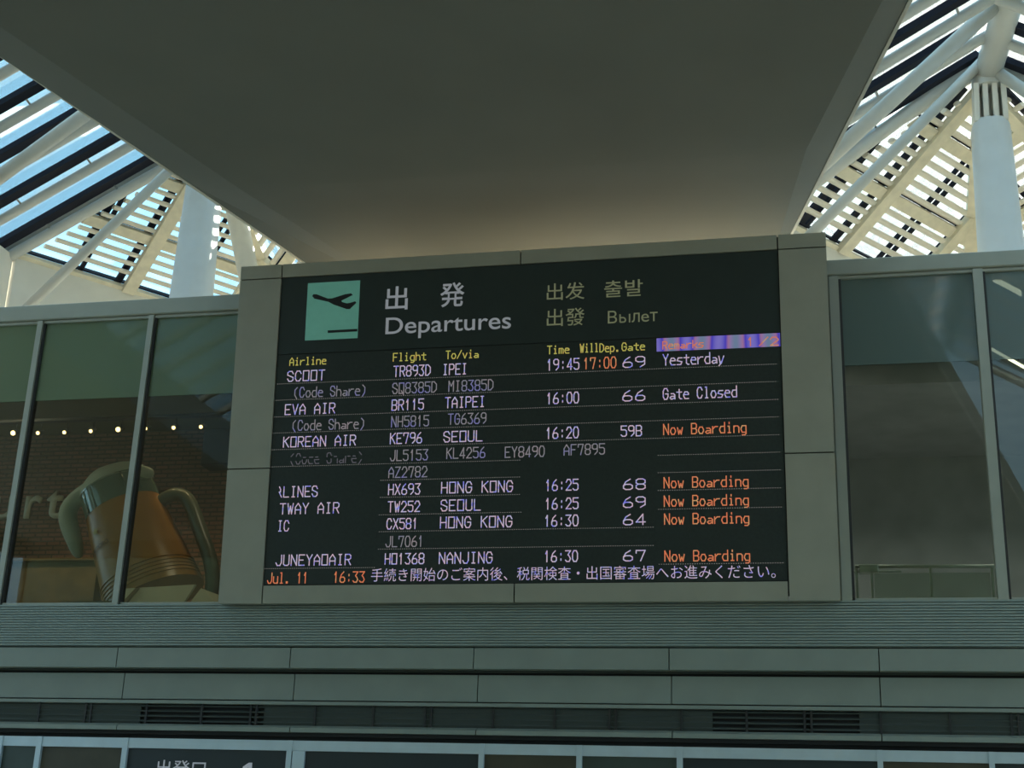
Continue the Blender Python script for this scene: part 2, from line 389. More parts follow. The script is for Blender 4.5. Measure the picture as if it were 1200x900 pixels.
# ---------------------------------------------------------------- the departure board
TT = math.radians(4.86)
BO = V((0, 15.8, zr0)); BU = V((0, -math.sin(TT), math.cos(TT))); BN = V((0, -math.cos(TT), -math.sin(TT)))
board = empty('departure_board')
tag(board, 'large departures board tilted forward in a grey panelled casing above the fascia', 'departures board')
def buv(px, py, off=0.0):
    p = onplane(px, py, BO + BN*off, BN) - BO
    return p.x, p.dot(BU)
def bm(u, v, off): return BO + V((u, 0, 0)) + BU*v + BN*off
BM = Matrix(((1, BU.x, BN.x, BO.x), (0, BU.y, BN.y, BO.y), (0, BU.z, BN.z, BO.z), (0, 0, 0, 1)))
def bbox_(mb, u0, u1, v0, v1, d0, d1):
    mb.prism([bm(u0, v0, d0), bm(u1, v0, d0), bm(u1, v1, d0), bm(u0, v1, d0)], BN*(d1-d0)); return mb
ou0 = (buv(282, 313)[0]+buv(255, 706)[0])/2; ou1 = (buv(970, 270)[0]+buv(984, 703)[0])/2
iu0 = (buv(330, 325)[0]+buv(308, 686)[0])/2; iu1 = (buv(912, 293)[0]+buv(923, 680)[0])/2
iv0 = (buv(308, 686)[1]+buv(923, 680)[1])/2; iv1 = (buv(330, 325)[1]+buv(912, 293)[1])/2
ov1 = (buv(282, 313)[1]+buv(970, 270)[1])/2; ov0 = buv(600, 706.5)[1]
g = .008
bbox_(MB(), ou0+.02, ou1-.02, .05, ov1-.02, -.34, -.035).build('casing_core', M['joint'], board)
jv = buv(300, 549)[1]; jvr = buv(950, 530.5)[1]; ju = [buv(610, 305)[0]]; jb = buv(602.5, 695)[0]
cas = [(ou0, iu0, iv1, ov1), (iu0, ju[0], iv1, ov1), (ju[0], iu1, iv1, ov1), (iu1, ou1, iv1, ov1),
       (ou0, iu0, jv, iv1), (ou0, iu0, ov0, jv), (iu1, ou1, jvr, iv1), (iu1, ou1, ov0, jvr),
       (iu0, jb, ov0, iv0), (jb, iu1, ov0, iv0)]
for a, b, c, d in cas: bbox_(MB(), a+g, b-g, c+g, d-g, -.15, 0).build('casing_panel', M['panel'], board)
hv = (buv(326, 414.5)[1]+buv(913, 390)[1])/2
hd = bbox_(MB(), iu0+.004, iu1-.004, hv+.006, iv1-.004, -.06, -.02).build('header_panel', M['header'], board)
scr = bbox_(MB(), iu0+.004, iu1-.004, iv0+.004, hv-.006, -.06, -.02).build('screen', M['screen'], board)
TOFF = -.014
def place_board(me, name, m_, parent):
    o = put(name, me, m_, parent); o.matrix_world = BM @ Matrix.Translation((0, 0, TOFF)); return o
# printed header
def head_text(body, x0, y0, x1, y1, cap, m_, bold=0, sp=1.0):
    a, v0 = buv(x0, y0, TOFF); b, v1 = buv(x1, y1, TOFF); v = (v0+v1)/2
    h = buv(x0, y0-cap, TOFF)[1]-v0
    return place_board(font_mesh(body, a, b, h, v, bold, sp), 'lettering', m_, hd)
head_text('出', 451.5, 361, 477.6, 360, 20.5, M['lettering'], .012)
head_text('発', 515.5, 357.3, 544, 356, 21, M['lettering'], .012)
head_text('Departures', 451.5, 391.5, 598.7, 384.5, 19.3, M['lettering'], .006)
head_text('出发', 640.7, 350.5, 685, 348.5, 15, M['yellowlet'], .002)
head_text('출발', 708, 347, 753.3, 345, 15, M['yellowlet'], .002)
head_text('出發', 640.7, 381, 685, 379, 15.5, M['yellowlet'], .002)
for ch_, xa_, xb_ in (('В', 712.3, 723), ('л', 740.4, 749.6), ('e', 751.5, 760.5), ('т', 761.7, 770.7)):
    yy_ = 379-(xa_-712.3)*.05; head_text(ch_, xa_, yy_, xb_, yy_-.4, 14, M['yellowlet'])
def yery(x0, y0, x1, hpx):
    (a, v), (b, _) = buv(x0, y0, TOFF), buv(x1, y0, TOFF); h_ = buv(x0, y0-hpx, TOFF)[1]-v; w_ = b-a; t = .0085; mb = MB()
    P = [(t, h_), (t, t), (.42*w_, t), (.55*w_, .16*h_), (.55*w_, .44*h_), (.42*w_, .6*h_), (t, .6*h_)]
    for (xa, ya), (xb, yb) in list(zip(P[:-1], P[1:])) + [((w_-t, 0), (w_-t, h_))]:
        dx, dy = xb-xa, yb-ya; l = math.hypot(dx, dy); dx, dy = dx/l*t, dy/l*t
        mb.add([(a+xa-dy, v+ya+dx, 0), (a+xa+dy, v+ya-dx, 0), (a+xb+dy, v+yb-dx, 0), (a+xb-dy, v+yb+dx, 0)], [(0, 1, 2, 3)])
    me = bpy.data.meshes.new('lettering'); me.from_pydata(mb.v, [], mb.f); place_board(me, 'lettering', M['yellowlet'], hd)
yery(725.8, 378.4, 738.6, 10)
# pictogram
def bpoly(pts, off0, off1):
    # pts are pixel corners on the board face
    q = [buv(x, y, off1) for x, y in pts]
    return MB().prism([bm(u, v, off0) for u, v in q], BN*(off1-off0))
pa = [buv(360.8, 331.2), buv(421.9, 328.5), buv(418.1, 395.7), buv(356.5, 398.7)]
u0 = (pa[0][0]+pa[3][0])/2; u1 = (pa[1][0]+pa[2][0])/2; v1 = (pa[0][1]+pa[1][1])/2; v0 = (pa[2][1]+pa[3][1])/2
pic = bbox_(MB(), u0, u1, v0, v1, -.02, -.012).build('pictogram', M['pict'], hd)
c4 = lambda x, y: (300+x*.26667, 280+y*.26667)
tag(bpoly([c4(*p) for p in ((247,251),(252,243),(266,243),(316,262),(334,261),(392,243),(418,239),(425,246),(375,271),(378,277),(400,283),(412,281),(436,274),(441,280),(412,308),(398,308),(340,288),(318,276),(256,262))], -.012, -.008).build('aeroplane_symbol', M['pictblack'], hd), 'black aeroplane taking off')
bpoly([c4(*p) for p in ((315,402),(445,395),(445,406),(315,413))], -.012, -.008).build('runway_bar', M['pictblack'], hd)

# dot-matrix lettering: strokes on a 4 x 8 grid
GL = {
'A':'0005284540 0343','B':'0008384735443404 0434 44?','C':'47381706021131?','D':'00082846423000?','E':'48080040 0434','F':'480800 0434',
'G':'4738170602113142442?','H':'0008 4048 0444','I':'1838 2820 1030','J':'48422?','K':'0008 4804 1540','L':'080040','M':'0008244840','N':'00084048',
'O':'000848400?','P':'000838474534','Q':'0008484000 2240','R':'00083847453404 2440','S':'47381807053443413010 01','T':'0848 2820','U':'08014?','V':'082048','W':'0810263048','X':'0048 0840',
'Y':'0824 4824 2420','Z':'08480040'}
GL = {  # polylines: digit pairs x y, 'a' = -1, 'b' = -2
'A':['00','05','28','45','40','|','03','43'],
}
RAW = {
'A':'00 05 28 45 40|03 43','B':'00 08 38 47 45 34 04|34 43 41 30 00','C':'46 38 18 06 02 10 30 42','D':'00 08 28 46 42 20 00','E':'48 08 00 40|04 34',
'F':'48 08 00|04 34','G':'46 38 18 06 02 10 30 42 44 24','H':'00 08|40 48|04 44','I':'18 38|28 20|10 30','J':'48 42 30 10 02','K':'00 08|48 04|15 40',
'L':'08 00 40','M':'00 08 24 48 40','N':'00 08 40 48','O':'00 08 48 40 00','P':'00 08 38 47 45 34 04','Q':'00 08 48 40 00|22 4a','R':'00 08 38 47 45 34 04|24 40',
'S':'46 38 18 07 05 43 41 30 10 02','T':'08 48|28 20','U':'08 01 10 30 41 48','V':'08 20 48','W':'08 10 26 30 48','X':'00 48|08 40','Y':'08 24 48|24 20','Z':'08 48 00 40',
'}':'28 36 34 24 40','0':'10 02 06 18 38 46 42 30 10','1':'16 28 20','2':'06 18 38 46 45 00 40','3':'08 48 25 34 42 30 10 01','4':'30 38 02 42','5':'48 08 05 35 44 41 30 10 01',
'6':'38 16 03 01 10 30 41 43 34 14 03','7':'06 08 48 20','8':'14 05 07 18 38 47 45 34 14 03 01 10 30 41 43 34','9':'45 34 14 05 07 18 38 47 45 42 20',
'a':'14 34 43 40|42 12 01 10 20 41','b':'08 00 30 42 43 35 05','c':'44 35 15 03 02 10 30 41','d':'48 40 10 02 03 15 45','e':'03 43 44 35 15 03 02 10 40',
'f':'38 27 20|05 45','g':'45 4a 3b 1b|45 15 03 02 10 40','h':'08 00|04 15 35 43 40','i':'15 25 20|10 30|27 28','k':'08 00|45 02|13 40','l':'18 28 20|10 30','m':'00 05 25 20|25 35 44 40',
'n':'00 05|04 15 35 44 40','o':'10 02 03 15 35 43 42 30 10','p':'0b 05 35 43 42 30 00','r':'00 05|03 25 45','s':'45 15 03 42 30 00','t':'27 21 30 40|05 45','u':'05 01 10 30 41|45 40',
'v':'05 20 45','w':'05 10 23 30 45','x':'00 45|05 40','y':'05 10 21|45 20 0b','/':'00 48',':':'21 22|25 26','.':'10 20 21 11 10','(':'38 16 12 3a','{':'38 16 12 3a',')':'18 36 32 1a'}
def gval(c): return {'a': -1, 'b': -2}.get(c) if c in 'ab' else int(c)
def led_text(body, x0, y0, x1, h, m_, base2=None, wide=1.0, clip=None, name='text_line'):
    """text on the LED screen: pixel anchors of its left baseline, right end, and its height"""
    a, v = buv(x0, y0, TOFF); b, _ = buv(x1, y0 - (x1-x0)*.03, TOFF)
    hh_ = buv(x0, y0-h, TOFF)[1]-v
    n = len(body); adv = (b-a)/(n-.30); gw = adv*.70; sw = .0062; mb = MB()
    for i, ch in enumerate(body):
        if ch == ' ': continue
        for pl in RAW[ch].split('|'):
            pts = [(a+i*adv+gval(p[0])/4*gw, v+gval(p[1])/8*hh_) for p in pl.split()]
            for (xa, ya), (xb, yb) in zip(pts[:-1], pts[1:]):
                dx, dy = xb-xa, yb-ya; l = math.hypot(dx, dy)
                if l < 1e-6: continue
                dx, dy = dx/l*sw, dy/l*sw
                mb.add([(xa-dx-dy, ya-dy+dx, 0), (xa-dx+dy, ya-dy-dx, 0), (xb+dx+dy, yb+dy-dx, 0), (xb+dx-dy, yb+dy+dx, 0)], [(0, 1, 2, 3)])
    if clip:   # rows of lamps that have failed: drop horizontal bands
        keep = []
        for f in mb.f:
            cy = sum(mb.v[i][1] for i in f)/4
            if clip(((cy-v)/hh_)): keep.append(f)
        mb.f = keep
    me = bpy.data.meshes.new(name); me.from_pydata(mb.v, [], mb.f); me.update()
    return tag(place_board(me, name, m_, scr), kind='stuff')
W_, D_, O_, Y_ = M['led_white'], M['led_dim'], M['led_orange'], M['led_yellow']
for t in [('Airline', 339.5, 428.2, 381.6, 8.5, Y_), ('Flight', 460.8, 423.2, 498.7, 9, Y_), ('To/via', 522.7, 420.5, 560.3, 9, Y_), ('Time', 641.7, 414.7, 666.7, 9, Y_),
          ('Will', 680, 412.9, 701, 9.5, Y_), ('Dep.', 703, 412.5, 726, 9.5, Y_), ('Gate', 729, 411, 755.3, 9, Y_),
          ('SCOOT', 336.8, 446.9, 380, 11.5, W_), ('(Code Share)', 344, 465.9, 428.5, 11.5, D_), ('EVA AIR', 334, 485.9, 392, 11.5, W_), ('(Code Share)', 341.9, 504.5, 427, 11.5, D_),
          ('KOREAN AIR', 332, 524, 416.3, 11.5, W_), ('}LINES', 324, 582.7, 371.5, 12, W_), ('TWAY AIR', 328, 602.4, 396.8, 12, W_), ('IC', 325.3, 622.4, 338, 12, W_), ('JUNEYAOAIR', 323.2, 662.7, 410.7, 12, W_),
          ('Jul. 11', 313.3, 683.5, 360, 12, O_), ('16:33', 390.7, 682.4, 426.7, 12, O_),
          ('TR893D', 461.3, 441.3, 504, 12, W_), ('SQ8385D', 460, 461.3, 511.2, 12, D_), ('BR115', 459.2, 480.8, 496, 12, W_), ('NH5815', 458.7, 500.3, 502, 12, D_), ('KE796', 457.3, 520, 493.9, 12, W_),
          ('JL5153', 457.3, 540, 501, 12, D_), ('AZ2782', 455.5, 559.7, 500, 12, D_), ('HX693', 455.2, 579.7, 492, 12, W_), ('TW252', 454.7, 600, 491.5, 12, W_), ('CX581', 453.3, 620, 488.8, 12, W_),
          ('JL7061', 452, 640.8, 495.5, 12, D_), ('HO1368', 451.2, 661, 496.5, 12, W_),
          ('IPEI', 519, 439.2, 546.7, 12, W_), ('MI8385D', 525.9, 458.7, 577.6, 12, D_), ('TAIPEI', 521.9, 478, 567.7, 12, W_), ('TG6369', 525.3, 497.3, 569.3, 12, D_), ('SEOUL', 520, 518, 564.8, 12, W_),
          ('KL4256', 523.5, 537.3, 568, 12, D_), ('EY8490', 592, 536, 637.7, 12, D_), ('AF7895', 661, 533.3, 708.3, 12, D_), ('HONG KONG', 517.3, 577.9, 600.5, 12.5, W_), ('SEOUL', 516.8, 598.7, 562.7, 12.5, W_),
          ('HONG KONG', 516, 618.7, 599.7, 12.5, W_), ('NANJING', 514.7, 660.3, 576.5, 12.5, W_),
          ('19:45', 641, 434, 678.3, 12.5, W_), ('17:00', 684, 432.3, 721.7, 12.5, O_), ('69', 730.3, 430.7, 755.5, 12, W_), ('16:00', 640.7, 473.3, 678, 12.5, W_), ('66', 730, 470, 755.5, 12, W_),
          ('16:20', 640, 514, 677.7, 12.5, W_), ('59B', 728, 511.3, 751.7, 12, W_), ('16:25', 639.3, 575, 677.3, 12.5, W_), ('68', 730.7, 573.7, 756, 12, W_), ('16:25', 639, 596.7, 677.3, 12.5, W_), ('69', 730.7, 594.7, 756, 12, W_),
          ('16:30', 638.3, 616.7, 677.3, 12.5, W_), ('64', 730.7, 615, 756, 12, W_), ('16:30', 638, 658.3, 676.7, 12.5, W_), ('67', 730.7, 657.3, 756, 12, W_),
          ('Yesterday', 777.3, 428, 848.3, 12.5, W_), ('Gate Closed', 777.3, 468, 863.3, 12.5, W_), ('Now Boarding', 777.7, 509.3, 874.3, 12, O_), ('Now Boarding', 778.3, 571.7, 876.7, 12, O_),
          ('Now Boarding', 778.5, 593.3, 877, 12, O_), ('Now Boarding', 778.8, 614.3, 877.5, 12, O_), ('Now Boarding', 779.2, 657.7, 878.5, 12, O_)]:
    led_text(*t)
led_text('(Code Share)', 339.5, 544, 424.5, 12, M['led_faint'], clip=lambda f: not .42 < f < .62)
jm = font_mesh('手続き開始のご案内後、税関検査・出国審査場へお進みください。', buv(434.7, 680.8, TOFF)[0], buv(909, 677, TOFF)[0], .118, buv(434.7, 680.3, TOFF)[1], -.006)
tag(place_board(jm, 'text_line', M['led_white'], scr), kind='stuff')
# remarks bar
ba, bb = buv(769.5, 412, TOFF), buv(914, 390, TOFF)
rbm = MB().add([(ba[0], ba[1], -.002), (bb[0], ba[1], -.002), (bb[0], bb[1], -.002), (ba[0], bb[1], -.002)], [(0, 1, 2, 3)])
me = bpy.data.meshes.new('remarks_bar'); me.from_pydata(rbm.v, [], rbm.f); place_board(me, 'remarks_bar', M['bar'], scr)
led_text('Remarks', 776.7, 409, 824, 8.5, O_); led_text('1', 876, 405.3, 883, 9.5, O_); led_text('/', 890, 405, 900, 9.5, O_); led_text('2', 903, 404.8, 912, 9.5, O_)
# dotted divider lines
def dots(x0, y0, x1, y1):
    a, va = buv(x0, y0, TOFF); b, vb = buv(x1, y1, TOFF); vv = (va+vb)/2; n = int((b-a)/.027); mb = MB(); s = .0042
    for i in range(n):
        x = a + i*.027; mb.add([(x, vv-s, 0), (x+.010, vv-s, 0), (x+.010, vv+s, 0), (x, vv+s, 0)], [(0, 1, 2, 3)])
    me = bpy.data.meshes.new('dotted_line'); me.from_pydata(mb.v, [], mb.f); tag(place_board(me, 'dotted_line', M['led_dots'], scr), kind='stuff')
for t in [(325, 450.7, 913, 425.7), (323, 469.9, 913, 446), (321, 489.3, 914, 467.3), (319.5, 508.5, 915, 487.3), (318.5, 528, 916, 508.3), (316, 548, 613, 538.2),
          (446, 563.2, 613, 558.5), (445.5, 583.2, 613, 579), (444, 603.5, 613, 600), (444, 623.5, 770, 617.3), (443, 644.3, 770, 638.3), (310, 666.7, 441, 664.7),
          (771, 533.3, 918, 530), (771, 553.5, 918, 551), (771, 574, 919, 572.3), (771.5, 596.7, 920, 594.3), (772, 661.7, 921, 659)]: dots(*t)
rebase(board, (-3.6, 15.8, zr0))
for o in list(hd.children)+list(scr.children): pass

# ---------------------------------------------------------------- glazed walls either side of the board
GY = WY+.02
zt1 = atY(100, 356, GY).z; zt0 = atY(100, 374.5, GY).z; zfr = atY(100, 466.5, GY).z
ZT1R = atY(1090, 300, GY).z; ZT0R = atY(1090, 319, GY).z; ZFR = atY(1080, 424, GY).z
def glazed(name, x_a, x_b, mull, T1, T0, FR, film, mw):
    w_ = empty(name); w_['kind'] = 'structure'
    MB().bev((x_a, GY-.05, T0+.012), (x_b, GY+.16, T1), .012).build('head_frame', M['frame'], w_)
    MB().box((x_a, GY-.01, T0-.03), (x_b, GY+.06, T0+.006)).build('head_bead', M['frame'], w_)
    MB().box((x_a, GY-.005, zr0), (x_b, GY+.08, zr0+.03)).build('sill', M['frame'], w_)
    for i, x in enumerate(mull):
        MB().box((x-mw/2, GY-.04, zr0), (x+mw/2, GY+.10, T0)).build('mullion', M['frame'], w_)
        MB().box((x+mw/2, GY-.005, zr0), (x+mw/2+.03, GY+.08, T0-.03)).build('mullion_gasket', M['dark'], w_)
    ed = sorted([x_a]+mull+[x_b])
    for a, b in zip(ed[:-1], ed[1:]):
        if b-a < .1: continue
        MB().box((a, GY+.03, zr0+.03), (b, GY+.042, FR)).build('glass_pane', M['glass'], w_)
        MB().box((a, GY+.03, FR), (b, GY+.042, T0-.03)).build('frosted_pane', film, w_)
    rebase(w_, ((x_a+x_b)/2, GY, zr0))
glazed('window_1', -16.8, ou0-.02+.3, [-8.635-1.63*k for k in range(0, 5)], zt1, zt0, zfr, M['film'], .075)
xR = atY(981, 500, GY).x+.03
glazed('window_2', ou1-.3, 9.5, [xR, X16(1146, 330, GY)]+[X16(1146, 330, GY)+1.66*k for k in range(1, 4)], ZT1R, ZT0R, ZFR, M['filmr'], .11)
tag(MB().box((ou1-.3, GY-.02, zr0), (xR-.05, GY+.1, ZT0R)).build('trim_4', M['frame']), kind='structure')
tag(MB().box((-20, WY+.05, zr0), (-16.8, WY+.3, 9)).build('wall_side', M['panel2']), kind='structure')
tag(MB().box((9.5, WY+.05, zr0), (12, WY+.3, 9)).build('wall_side.001', M['panel2']), kind='structure')

# ---------------------------------------------------------------- upper-floor rooms behind the glass
BY = 21.0
zb = atY(107, 500, BY).z           # underside of the low ceiling over the brick wall
tag(MB().box((-20, WY+.3, 4.4), (12, 33, 4.6)).build('floor.001', M['roomdark']), kind='structure')
tag(MB().box((-20, WY+.2, 8.55), (12, 33, 8.72)).build('ceiling.005', M['roomceil']), kind='structure')
tag(MB().box((-20, WY+.25, 8.72), (12, 33, 8.76)).build('floor_bounce', M['white']), kind='structure')  # unseen pale sheet added to bounce light up onto the roof
tag(MB().box((-20, BY, 4.6), (-6.0, BY+.2, 8.55)).build('wall_brick', M['brick']), kind='structure')
tag(MB().box((-20, 18.6, zb), (-6.0, BY, zb+.45)).build('ceiling.006', M['roomceil']), kind='structure')
tag(MB().box((-20, 18.45, zb-.03), (-6.0, 18.6, zb+.12)).build('trim_3', M['roomdark']), kind='structure')
tag(MB().box((-6.0, WY+.3, 4.6), (-5.8, 33, 8.55)).build('wall_partition', M['roomdark']), kind='structure')
tag(MB().box((-5.8, 22.5, 4.6), (12, 22.7, 8.55)).build('wall_room', M['roomdark']), kind='structure')
tag(MB().box((-5.8, 18.9, atY(1080, 449, 18.9).z), (12, 22.5, 8.55)).build('ceiling.007', M['roomdark']), kind='structure')

# track spotlights
for i, (px, py) in enumerate([(-17, 509), (16, 507.7), (45, 507.7), (76, 507), (107, 505.5), (139, 503.5), (171, 502.5), (204, 501.5), (236, 500.5)]):
    p = atY(px, py, 18.3)
    s = empty('spotlight'); zc = zb+.02
    pos = ['at the far left frame edge, partly cut off'] 
    MB().tube([(p.x, p.y+.06, p.z+.16), (p.x, p.y+.06, p.z+.05)], .012, 8).build('stem', M['spot_can'], s)
    MB().tube([(p.x, p.y+.10, p.z+.05), (p.x, p.y-.015, p.z-.0)], [.038, .05], 12).build('lamp_housing', M['spot_can'], s, 'auto')
    big = .036 if i in (1, 5) else .026
    MB().tube([(p.x, p.y-.012, p.z), (p.x, p.y-.024, p.z-.004)], big, 12).build('lamp', M['bulb'], s)
    labs = ['warm ceiling spotlight beyond the left edge of the leftmost pane', 'large warm spotlight leftmost in the row, left of the first mullion',
            'warm spotlight just right of the leftmost mullion', 'warm spotlight second right of the leftmost mullion', 'warm spotlight third right of the leftmost mullion',
            'brighter warm spotlight in the middle pane, beside the tilted mug\'s foam side', 'warm spotlight hidden edge-on by the second mullion', 'warm spotlight in the row, second from the board casing',
            'warm spotlight nearest the board casing, above the black box']
    tag(s, labs[i], 'spotlight', 'track spotlights over the brick wall')
    ld = bpy.data.lights.new('spot_glow', 'SPOT'); ld.energy = 14; ld.color = (1, .72, .42); ld.spot_size = math.radians(95); ld.spot_blend = .8; ld.shadow_soft_size = .04
    lo = bpy.data.objects.new('spot_glow', ld); C.objects.link(lo); lo.location = (p.x, p.y+.16, p.z-.02)
    lo.rotation_euler = V((0, -.55, .83)).to_track_quat('Z', 'Y').to_euler(); lo.parent = s
    rebase(s, (p.x, p.y, p.z+.16))
tr = MB().box((-17.5, 18.30, atY(107, 505.5, 18.3).z+.19), (-6.2, 18.42, atY(107, 505.5, 18.3).z+.23)).build('lighting_track', M['spot_can'])
tag(tr, 'long black lighting track under the low ceiling behind the left glazing', 'track')
bx = MB().bev((atY(237, 520, 20.6).x, 20.6, atY(250, 544, 20.6).z), (atY(272, 520, 20.6).x, BY-.01, atY(250, 503, 20.6).z), .02).build('black_box', M['spot_can'])
tag(bx, 'black box hung high on the brick wall next to the board casing', 'box')

# wall letters
def wall_letter(body, x0, x1, yb_, capz, lab):
    a, b = atY(x0, yb_, BY-.06), atY(x1, yb_, BY-.06)
    me = font_mesh(body, a.x, b.x, capz, 0, .012)
    o = put('wall_letter', me, M['signlet']); o.rotation_euler = (math.radians(90), 0, 0); o.location = (0, BY-.05, a.z)
    sm = o.modifiers.new('thick', 'SOLIDIFY'); sm.thickness = .05; sm.offset = 0
    tag(o, lab, 'letter', 'letters on the brick wall')
cap = atY(60, 567, BY-.06).z - atY(60, 607, BY-.06).z
wall_letter('u', -12, 15.5, 607.5, cap*.96, 'grey wall letter u behind the leftmost mullion')
wall_letter('r', 27.5, 46.5, 607, cap*.96, 'grey wall letter r between mullion and letter t')
wall_letter('t', 52.5, 71.4, 606.5, cap*.96, 'grey wall letter t beside the mug foam')

for i, (x_, y_, e_) in enumerate(((-12.4, 17.4, 14), (-7.0, 17.4, 14), (-1.4, 18.2, 70), (4.6, 18.2, 70))):  # unseen lamps added to brighten the rooms behind the glass
    dl = empty('added_room_light')
    MB().box((x_-.3, y_-.3, 8.50), (x_+.3, y_+.3, 8.55)).build('lamp_housing', M['frame'], dl)
    MB().box((x_-.26, y_-.26, 8.49), (x_+.26, y_+.26, 8.50)).build('lamp', M['addedglow'], dl)
    ld = bpy.data.lights.new('added_room_glow', 'AREA'); ld.size = .5; ld.energy = e_; ld.color = (1, .80, .55) if i < 2 else (1, .97, .92)
    lo = bpy.data.objects.new('added_room_glow', ld); C.objects.link(lo); lo.location = (x_, y_, 8.48); lo.parent = dl
    rebase(dl, (x_, y_, 8.55)); tag(dl, 'added square ceiling lamp above the frosted band, ' + ('at the far left end of the food hall', 'behind the left edge of the board casing', 'behind the right half of the board', 'beyond the rightmost pane')[i], 'lamp', 'added square ceiling lamps')
# low wooden counter under the letters
ct = empty('counter'); zc = atY(50, 655, 19.8).z
MB().box((-16, 19.8, 4.6), (atY(112, 680, 19.8).x, 20.6, zc-.05)).build('counter_body', M['wood'], ct)
MB().bev((-16.05, 19.72, zc-.05), (atY(114, 680, 19.8).x, 20.65, zc), .01).build('countertop', M['wood'], ct)
rebase(ct, (-12, 20.2, 4.6)); tag(ct, 'low brown wooden counter below the wall letters at lower left', 'counter')

# ---------------------------------------------------------------- tilted beer mug sculpture
MY = 18.6
def mg(x, y, dy=0): return atY(60+x*.22222, 520+y*.22222, MY+dy)
mug = empty('beer_mug_sculpture')
bot, top = mg(560, 850), mg(345, 235); ax = (top-bot); Lm = ax.length; axn = ax.normalized()
side = V((0, 1, 0)).cross(axn).normalized()
wpx = (mg(1, 0)-mg(0, 0)).length
def revolve(t0, t1, r0, r1, seg=40, rings=14, bulge=0, wall_=None):
    vs_, fs_ = [], []
    for i in range(rings+1):
        t = i/rings; c = bot.lerp(top, t0+(t1-t0)*t); r = r0+(r1-r0)*t + bulge*math.sin(math.pi*t)
        for k in range(seg):
            an = 2*math.pi*k/seg; vs_.append(c + side*math.cos(an)*r + V((0, 1, 0))*math.sin(an)*r*1.0)
    for i in range(rings):
        for k in range(seg): fs_.append((i*seg+k, i*seg+(k+1) % seg, (i+1)*seg+(k+1) % seg, (i+1)*seg+k))
    fs_ += [tuple(range(seg)), tuple(rings*seg+k for k in range(seg))]
    return MB().add(vs_, fs_)
RB, RT = 235*wpx, 172*wpx
beer = revolve(.05, .80, (RB+(RT-RB)*.05)*.97, (RB+(RT-RB)*.8)*.96)
beer.build('beer', M['beer'], mug, 'auto')
revolve(.80, 1.0, (RB+(RT-RB)*.8)*.97, RT).build('glass_rim', M['mugglass'], mug, 'auto')
for k in range(5):   # ridged foot
    revolve(.10+.03*k, .115+.03*k, (RB+(RT-RB)*(.1+.03*k))*.99, (RB+(RT-RB)*(.1+.03*k))*.985, 40, 1).build('foot_ridge', M['beer'], mug, 'auto')
# vertical glass ribs at the clear rim
for an in (-2.2, -1.9, -1.0, -.75):
    a0 = bot.lerp(top, .80) + (side*math.cos(an)+V((0,1,0))*math.sin(an))*RT*1.06
    a1 = bot.lerp(top, .99) + (side*math.cos(an)+V((0,1,0))*math.sin(an))*RT*1.01
    MB().tube([a0, a1], .012, 8).build('rim_rib', M['mugglass'], mug, True)
# foam: cap and a long drip down the left side
cap_pts = [mg(545, 158, -.1), mg(500, 150, -.15), mg(430, 155, -.25), mg(350, 178, -.3), mg(270, 205, -.3), mg(190, 245, -.25), mg(125, 295, -.2), mg(88, 345, -.2), mg(85, 400, -.2), mg(103, 455, -.2), mg(125, 520, -.2), mg(142, 575, -.2), mg(152, 602, -.2)]
rad = [18, 32, 40, 42, 40, 38, 40, 44, 44, 42, 36, 30, 14]
fo = MB().tube(cap_pts, [r*wpx for r in rad], 18).build('foam_drip', M['foam'], mug, True)
ss = fo.modifiers.new('sub', 'SUBSURF'); ss.levels = ss.render_levels = 1
cp = []
for i in range(9):
    t = i/8; r = RT*math.sqrt(max(0.02, 1-(t*.98)**2)); cp.append((1.0+.16*t, r))
vs_, fs_ = [], []; seg = 32
for t, r in [(.985, RT*1.04)]+cp:
    for k in range(seg):
        an = 2*math.pi*k/seg; vs_.append(bot.lerp(top, t) + (side*math.cos(an)+V((0,1,0))*math.sin(an))*(r*(1+.03*math.sin(5*an+t*9))))
for i in range(len(cp)):
    for k in range(seg): fs_.append((i*seg+k, i*seg+(k+1) % seg, (i+1)*seg+(k+1) % seg, (i+1)*seg+k))
fs_.append(tuple(range(seg))); fs_.append(tuple(len(cp)*seg+k for k in range(seg)))
MB().add(vs_, fs_).build('foam_cap', M['foam'], mug, True)
hp = [mg(555, 335), mg(580, 300), mg(625, 272), mg(680, 262), mg(722, 290), mg(748, 350), mg(775, 430), mg(808, 520), mg(838, 600), mg(855, 700), mg(850, 790), mg(800, 850)]
hn = MB().tube(hp, [.10, .10, .105, .11, .11, .11, .11, .11, .11, .11, .11, .10], 16).build('handle', M['handle'], mug, True)
hn.modifiers.new('sub', 'SUBSURF').render_levels = 1
# lettering and star on the front of the glass
def on_mug(o, c0, ang, off):
    cx = c0; me = o.data
    tl = math.radians(ang); ex_ = V((math.cos(tl), 0, math.sin(tl))); ez_ = V((-math.sin(tl), 0, math.cos(tl)))
    for v in me.vertices:
        p = cx + ex_*v.co.x + ez_*v.co.y
        t = (p-bot).dot(axn)/Lm; s_ = (p-bot-axn*t*Lm).dot(side); r = (RB+(RT-RB)*t)*.975
        v.co = bot + axn*t*Lm + side*s_ - V((0, 1, 0))*(math.sqrt(max(0, r*r-s_*s_))+off)
o = put('mug_lettering', font_mesh('SAPPORO', -.19, .19, .07, 0, .0), M['pictblack'], mug); on_mug(o, mg(350, 600), 24, .012)
sm_ = MB(); sv = [(math.sin(i*math.pi/5)*(.07 if i % 2 == 0 else .03), math.cos(i*math.pi/5)*(.07 if i % 2 == 0 else .03), 0) for i in range(10)]+[(0, 0, 0)]
me = bpy.data.meshes.new('star'); me.from_pydata(sv, [], [(i, (i+1) % 10, 10) for i in range(10)]); me.update()
